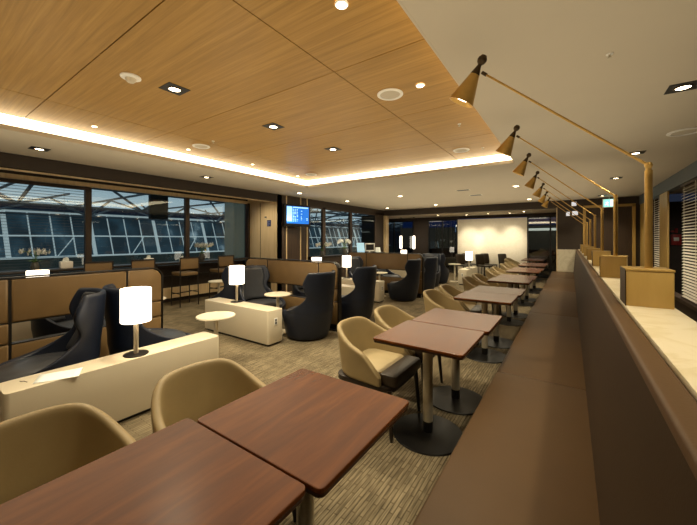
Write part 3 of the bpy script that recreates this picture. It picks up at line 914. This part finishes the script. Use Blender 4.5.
# service counter below the far left windows
t = thing('window_counter', 'dark counter below the far left windows holding a monitor', 'counter', (0, 0, 0))
b = B(); box(b, -6.385, -6.04, 7.2, 11.3, .90, .935, .004); obj('worktop', b, 'espresso_wood', t)
b = B(); box(b, -6.385, -6.10, 7.25, 11.25, .03, .90); obj('cabinet', b, 'dark_wood', t)
b = B(); box(b, -6.385, -6.14, 7.28, 11.22, 0, .03); obj('plinth', b, 'black', t)
t = thing('computer_monitor', 'white framed computer monitor on the counter by the far left windows', 'monitor', (-6.20, 10.42, .935), R(-28))
b = B(); box(b, -.02, .02, -.21, .21, .05, .36, .006); obj('frame', b, 'white_pl', t)
b = B(); box(b, .02, .023, -.17, .17, .10, .32); obj('screen', b, 'black', t)
b = B(); box(b, -.09, .09, -.10, .10, 0, .012, .003); box(b, -.025, -.005, -.03, .03, .01, .2); obj('stand', b, 'white_pl', t)
t = thing('display_card', 'pale blue display card standing left of the computer monitor', 'card', (-6.22, 9.85, .935), R(-25))
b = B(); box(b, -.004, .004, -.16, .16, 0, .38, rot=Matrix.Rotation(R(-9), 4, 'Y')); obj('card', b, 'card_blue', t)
b = B(); box(b, -.12, -.112, -.03, .03, 0, .25, rot=Matrix.Translation((.0, 0, 0)) @ Matrix.Rotation(R(12), 4, 'Y')); obj('strut', b, 'white_pl', t)
t = thing('tent_card', 'small white folded card right of the computer monitor', 'card', (-6.18, 11.0, .935), R(-20))
b = B(); grid(b, [[(.05, -.12, 0), (0, -.12, .19), (-.05, -.12, 0)], [(.05, .12, 0), (0, .12, .19), (-.05, .12, 0)]]); o = obj('card', b, 'paper', t, False); solid(o, .003)

# ---------------------------------------------------------------- television and signs
t = thing('television', 'wall television showing a blue flight board, left of the far windows', 'television', (-6.38, 6.60, 2.10), R(-13))
b = B(); box(b, .10, .17, -.43, .43, -.30, .30, .012); obj('housing', b, 'black', t)
b = B(); box(b, .17, .173, -.365, .365, -.225, .25); sc_ = obj('display', b, 'screen', t, False)
b = B(); rnd = random.Random(4)
box(b, .1732, .175, -.16, .34, .205, .235); obj('header_bar', b, 'screen_pale', sc_, False)
b = B(); box(b, .1732, .1738, -.355, -.19, -.17, .235); obj('side_list', b, 'screen_pale', sc_, False)
b = B()
for k in range(9):
    z = .165-.040*k
    for (a, c, q) in ((-.17, -.10, .9),(-.10, -.05, .9), (-.04, .0, .9), (.10, .14, .4), (.28, .33, .35)):
        if rnd.random() < q: box(b, .1732, .1745, a, a+(c-a)*rnd.uniform(.6, 1), z-.010, z+.010)

obj('flight_list', b, 'screen_pale', sc_, False)
b = B(); box(b, .035, .10, -.10, .10, -.10, .10, .004); box(b, .0, .06, -.05, .05, -.07, .07); obj('wall_bracket', b, 'black', t)

t = thing('wall_plaque', 'small dark blue sign on the pale wood wall left of the television', 'sign', (-6.70, 5.955, 1.875))
b = B(); box(b, -.075, .075, -.006, 0, -.085, .085, .002); obj('plate', b, 'sign_blue', t)
b = B()
box(b, -.055, -.02, -.008, -.006, .02, .06); box(b, -.005, .05, -.008, -.006, .035, .05); box(b, -.055, .05, -.008, -.006, -.01, .0); box(b, -.055, .03, -.008, -.006, -.04, -.03); box(b, -.055, .0, -.008, -.006, -.065, -.055)
obj('lettering', b, 'sign_mark', t, False)
t = thing('wall_switch', 'tiny dark switch just above the blue sign', 'switch', (-6.84, 5.957, 2.045))
b = B(); box(b, -.04, .04, -.006, 0, -.018, .018, .002); obj('plate', b, 'grey_band', t)
b = B(); box(b, -.012, .012, -.010, -.006, -.01, .01, .001); obj('rocker', b, 'black', t)

t = thing('exit_sign', 'illuminated green and white exit sign above the far door', 'sign', (.91, 11.62, 2.47))
b = B(); box(b, -.15, .15, -.03, .03, -.13, .11, .006); obj('housing', b, 'white_pl', t)
b = B(); box(b, -.13, .13, -.033, -.03, -.115, .095); fp = obj('face', b, 'exit_green', t)
b = B()   # running figure and doorway
box(b, .02, .115, -.036, -.033, -.10, .08)
for p, q, r_ in (((-.045, .045), (-.045, .046), .016), ((-.045, .02), (-.055, -.03), .014), ((-.055, -.03), (-.025, -.06), .009), ((-.025, -.06), (-.03, -.095), .008), ((-.055, -.03), (-.095, -.065), .009), ((-.045, .015), (-.015, -.01), .007), ((-.05, .015), (-.085, -.005), .007)):
    tube(b, (p[0], -.035, p[1]), (q[0], -.035, q[1]+.0005), r_, n=8)
obj('running_figure', b, 'exit_white', fp)
b = B(); tube(b, (0, 0, .11), (0, 0, .17), .012, n=10); obj('ceiling_stem', b, 'white_pl', t)
for x, z, w, lab in ((-.05, 2.215, .05, 'left of two small lit white signs on the dark far panel'), (.125, 2.23, .075, 'right of two small lit white signs on the dark far panel'), (.10, 2.51, .065, 'small dim white sign high on the dark far panel')):
    t = thing('lit_sign', lab, 'sign', (x, 11.90, z))
    b = B(); box(b, -w, w, -.04, 0, -.065, .065, .006); obj('housing', b, 'white_pl', t)
    b = B(); box(b, -w+.01, w-.01, -.043, -.04, -.055, .055); obj('face', b, 'sign_white', t)

# ---------------------------------------------------------------- ceiling fittings
def square_light(x, y, z, label):
    t = thing('downlight', label, 'ceiling light', (x, y, z))
    b = B(); box(b, -.095, .095, -.095, .095, -.004, -.0005); obj('frame', b, 'black', t, False)
    b = B(); lathe(b, [(.048, -.012), (.06, -.006), (.06, -.004), (.045, -.004)], 24); obj('bezel', b, 'bronze', t)
    b = B(); lathe(b, [(0, -.009), (.03, -.008), (.046, -.005), (.046, -.004), (0, -.004)], 24); obj('bulb', b, 'bulb', t)
    return t
def round_light(x, y, z, label, r=.04):
    t = thing('downlight', label, 'ceiling light', (x, y, z))
    b = B(); lathe(b, [(r*1.25, -.001), (r*1.25, -.006), (r, -.010), (r, -.001)], 24); obj('bezel', b, 'white_pl', t)
    b = B(); lathe(b, [(0, -.012), (r*.6, -.010), (r, -.006), (r, -.001), (0, -.001)], 24); obj('bulb', b, 'bulb', t)
    return t
lights = []
def spot(x, y, z, power, ang=110, blend=.9, col=(1, .87, .60), rad=.05, tgt=None):
    l = bpy.data.lights.new('spot', 'SPOT'); l.energy = power*2.6; l.spot_size = R(ang); l.spot_blend = blend; l.color = col; l.shadow_soft_size = rad
    o = bpy.data.objects.new('spot', l); COL.objects.link(o); o.location = (x, y, z)
    if tgt:
        o.rotation_euler = (Vector(tgt)-Vector((x, y, z))).to_track_quat('-Z', 'Y').to_euler()
    return o
for x, y, lab in ((-2.93, 1.50, 'black square downlight in the wood ceiling nearest the smoke detector'),
                  (-2.93, 2.67, 'black square downlight in the wood ceiling, middle of its row'),
                  (-2.93, 3.85, 'black square downlight in the wood ceiling nearest the far cove')):
    square_light(x, y, 2.80, lab); spot(x, y, 2.77, 60)
for x, y, lab in ((-1.08, 1.50, 'bright round downlight in the wood ceiling at the top of the photo'),
                  (-1.08, 2.68, 'bright round downlight in the wood ceiling beside the round speaker')):
    round_light(x, y, 2.80, lab, .032); spot(x, y, 2.77, 40)
for i, (x, y, lab) in enumerate(((-4.68, 1.45, 'tiny bright lamp near the left cove, nearest of four'), (-4.72, 2.62, 'tiny bright lamp near the left cove, beside the round vent'),
                  (-4.71, 3.80, 'tiny bright lamp near the left cove, third along'), (-4.80, 5.06, 'tiny bright lamp near the cove corner'))):
    round_light(x, y, 2.80, lab, .025)
for x, y, lab in ((-5.77, 1.19, 'square downlight in the white ceiling strip above the leftmost window'),
                  (-5.75, 3.55, 'square downlight in the white ceiling strip above the bar stools')):
    square_light(x, y, ZC, lab); spot(x, y, ZC-.03, 40)
for x, y, lab in ((-5.76, 6.14, 'round downlight in the white ceiling above the television'),
                  (-5.74, 8.28, 'round downlight in the white ceiling above the far left windows'),
                  (-5.76, 11.0, 'round downlight in the far left corner of the white ceiling'),
                  (-3.87, 8.15, 'round downlight in the white ceiling beyond the cove corner'),
                  (-3.83, 10.9, 'round downlight in the white ceiling near the bulkhead, left of centre'),
                  (-1.0, 8.09, 'round downlight in the white ceiling behind the third brass lamp shade'),
                  (-1.0, 10.94, 'round downlight in the white ceiling above the last tables')):
    round_light(x, y, ZC, lab, .055); spot(x, y, ZC-.03, 45)
for x, y, lab in ((.73, 3.56, 'black square downlight at the right edge of the white ceiling'),
                  (.75, 5.92, 'black square downlight above the nearest brass lamp post'),
                  (.74, 8.13, 'black square downlight on the right above the second brass lamp post'),
                  (.73, 11.2, 'black square downlight just above the exit sign')):
    square_light(x, y, ZC, lab); spot(x, y, ZC-.03, 38)
for x, y, lab in ((-4.39, 12.77, 'tiny downlight above the far left dark glass'), (-3.41, 13.3, 'tiny downlight at the left end of the pale lit wall'),
                  (-2.56, 13.05, 'tiny downlight above the middle of the pale lit wall'), (-1.85, 13.3, 'tiny downlight above the right part of the pale lit wall'), (-1.34, 12.8, 'tiny downlight at the right end of the pale lit wall')):
    round_light(x, y, 2.42, lab, .04)

def speaker(x, y, z, label, r=.12):
    t = thing('ceiling_speaker', label, 'ceiling speaker', (x, y, z))
    b = B(); lathe(b, [(r, -.001), (r, -.008), (r*.93, -.014), (r*.78, -.012), (r*.76, -.004), (r*.76, -.001)], 36); obj('rim', b, 'white_pl', t)
    b = B(); lathe(b, [(0, -.014), (r*.4, -.012), (r*.76, -.005), (r*.76, -.002), (0, -.002)], 36); obj('grille', b, 'plaster', t)
speaker(-1.38, 2.69, 2.80, 'round white ceiling speaker in the wood ceiling left of the brass lamp')
speaker(-4.41, 2.64, 2.80, 'round white ceiling speaker in the wood ceiling near the left cove')
speaker(-1.36, 4.99, 2.80, 'round white ceiling speaker near the far edge of the wood ceiling')
speaker(-4.45, 5.10, 2.80, 'round white ceiling speaker near the far cove corner')
speaker(1.05, 5.05, ZC, 'round flush vent in the white ceiling by the right wall', .15)
t = thing('smoke_detector', 'white smoke detector on the wood ceiling', 'smoke detector', (-3.01, 1.18, 2.80))
b = B(); lathe(b, [(0, -.02), (.06, -.018), (.075, -.010), (.075, -.0005), (0, -.0005)], 28); obj('base', b, 'white_pl', t)
b = B(); lathe(b, [(0, -.05), (.025, -.048), (.04, -.03), (.042, -.018), (0, -.018)], 24); obj('sensor_head', b, 'white', t)
def sprinkler(x, y, z, label):
    t = thing('sprinkler_head', label, 'sprinkler', (x, y, z))
    b = B(); lathe(b, [(0, -.005), (.018, -.004), (.02, 0), (0, 0)], 20); obj('escutcheon', b, 'white_pl', t)
    b = B(); tube(b, (0, 0, -.005), (0, 0, -.025), .006, n=10); lathe(b, [(0, -.03), (.014, -.028), (.014, -.025), (0, -.025)], 12); obj('deflector', b, 'steel', t)
sprinkler(.21, 2.66, ZC, 'small sprinkler head in the white ceiling at upper right')
sprinkler(-1.07, 3.85, 2.80, 'small sprinkler head in the wood ceiling right of centre')
sprinkler(-1.06, 5.04, 2.80, 'small sprinkler head in the wood ceiling near the far cove edge')
sprinkler(-4.05, 2.60, 2.80, 'small sprinkler head beside the left round speaker')
for x, y, lab in ((-2.14, 8.02, 'small flush vent in the far white ceiling, left of the pair'), (-2.10, 9.13, 'small flush vent in the far white ceiling, farther of the pair')):
    t = thing('ceiling_vent', lab, 'vent', (x, y, ZC))
    b = B(); box(b, -.16, .16, -.08, .08, -.006, -.0005); obj('frame', b, 'white_pl', t, False)
    b = B()
    for k in range(5): box(b, -.14, .14, -.06+.028*k-.006, -.06+.028*k+.006, -.010, -.006)
    obj('louvre', b, 'grey_band', t, False)

# ---------------------------------------------------------------- far room furniture
def pendant(x, y, label):
    t = thing('pendant_lamp', label, 'lamp', (x, y, 2.42))
    b = B(); tube(b, (0, 0, -.82), (0, 0, -.01), .006, n=8); obj('cord', b, 'black', t)
    b = B(); lathe(b, [(0, -.0005), (.05, -.0005), (.05, -.02), (0, -.02)], 16); obj('canopy', b, 'black', t)
    b = B(); lathe(b, [(0, -1.42), (.055, -1.40), (.06, -1.36), (.06, -.88), (.055, -.84), (0, -.82)], 24); obj('lamp_shade', b, 'shade', t)
pendant(-5.72, 13.45, 'lit cylinder pendant lamp, right of its reflected copy in the far left corner')
pendant(-6.35, 13.45, 'glowing copy of the far left pendant lamp standing in for its reflection')  # second cylinder stands in for the pendant's reflection in the glass
def dark_chair0():
    t = thing('dining_chair', '', 'chair', (0, 0, 0), 0, 'dark dining chairs in the far room')
    b = B(); slab(b, -.21, .21, -.22, .22, .42, .47, .04, .015); obj('seat', b, 'espresso', t)
    b = B(); rows = []
    for z, xo in ((.47, -.20), (.6, -.215), (.75, -.235), (.88, -.26)):
        rows.append([(xo + .03*(1-abs(-1+i/4)**2)*-1, .21*(-1+i/4), z) for i in range(9)])
    grid(b, rows); o = obj('backrest', b, 'espresso', t); solid(o, .035, 0); sub(o, 1)
    for sx in (-1, 1):
        for sy in (-1, 1):
            b = B(); tube(b, (.18*sx, .19*sy, .43), (.2*sx, .2*sy, 0), .018, .012, n=8); obj('leg', b, 'espresso_wood', t)
    return t
D0 = dark_chair0()
dlab = ['dark dining chair in the far room, nearest the farthest white console', 'dark dining chair in the far room, second from the farthest white console', 'dark dining chair in the far room, middle of the dark row', 'dark dining chair in the far room, second from the right of the dark row', 'dark dining chair in the far room, rightmost of the dark row']
for i, (x, y) in enumerate(((-3.3, 12.55), (-3.25, 13.3), (-2.62, 12.75), (-2.6, 13.5), (-1.98, 13.62))):
    if i == 0: D0.location = (x, y, 0); D0.rotation_euler = (0, 0, R(-35)); D0['label'] = dlab[0]
    else: dup(D0, (x, y, 0), R(-35), dlab[i])
dup(T0, (-1.05, 12.65, 0), 0, 'wooden table in the far room before the right dark window')
dup(C0, (-1.55, 12.45, 0), R(10), 'tan tub chair in the far room, nearer of two before the pale wall')
dup(C0, (-1.62, 13.2, 0), R(-8), 'tan tub chair in the far room, farther of two before the pale wall')
dup(T0, (-1.05, 13.35, 0), 0, 'wooden table in the far room nearest the pale wall')

# ---------------------------------------------------------------- lighting
def fill_area(x, y, z, sx, sy, power, col=(1, .87, .62), rot=(0, 0, 0)):  # unseen fill lamps without a fixture
    l = bpy.data.lights.new('fill_area', 'AREA'); l.shape = 'RECTANGLE'; l.size = sx; l.size_y = sy; l.energy = power; l.color = col
    o = bpy.data.objects.new('fill_area', l); COL.objects.link(o); o.location = (x, y, z); o.rotation_euler = rot
    return o
for x in (-3.45, -2.75, -1.85): spot(x, 12.5, 2.38, 60, 44, 1, (1, .90, .68), .05, (x, 14.0, 1.35))
spot(-6.6, 5.0, 2.38, 14, 90, 1, (1, .86, .62), .05, (-6.7, 5.96, 1.6))  # added spot that brightens the pale return wall
fill_area(-2.4, 2.2, 1.75, 6.5, 6.5, 75, rot=(PI, 0, 0))  # added uplight that brightens the near ceiling
fill_area(-2.6, 8.8, 1.75, 6.5, 5.5, 60, rot=(PI, 0, 0))  # same added uplight for the far half
fill_area(-3.0, 8.6, 2.60, 4, 3.5, 90)  # added soft fill from above, far half
fill_area(-2.9, 2.0, 2.58, 3.5, 4.5, 60)  # added soft fill from above, near half
fill_area(-5.5, 13.0, 2.3, 1, 1, 6)
fill_area(-2.6, 12.9, 2.35, 2.6, .8, 22)  # added fill beside the pale far wall
for y in (1.2, -1.2): spot(.73, y, ZC-.03, 38)
for y in (.6, 1.6, 2.9, 4.4): spot(-7.2, y, 2.42, 9, 100)  # added spots under the pelmet to brighten the counter
fill_area(2.3, 7.5, 2.2, .8, 5, 40, (1, .88, .7))
W = bpy.data.worlds.new('world'); SC.world = W; W.use_nodes = True
W.node_tree.nodes['Background'].inputs['Color'].default_value = (.012, .016, .028, 1)
W.node_tree.nodes['Background'].inputs['Strength'].default_value = 1

SC.view_settings.view_transform = 'Standard'
SC.view_settings.look = 'None'
SC.view_settings.exposure = 0
SC.cycles.max_bounces = 8
SC.cycles.diffuse_bounces = 5
SC.cycles.transparent_max_bounces = 12
SC.cycles.sample_clamp_indirect = 4
SC.cycles.caustics_reflective = False
SC.cycles.caustics_refractive = False
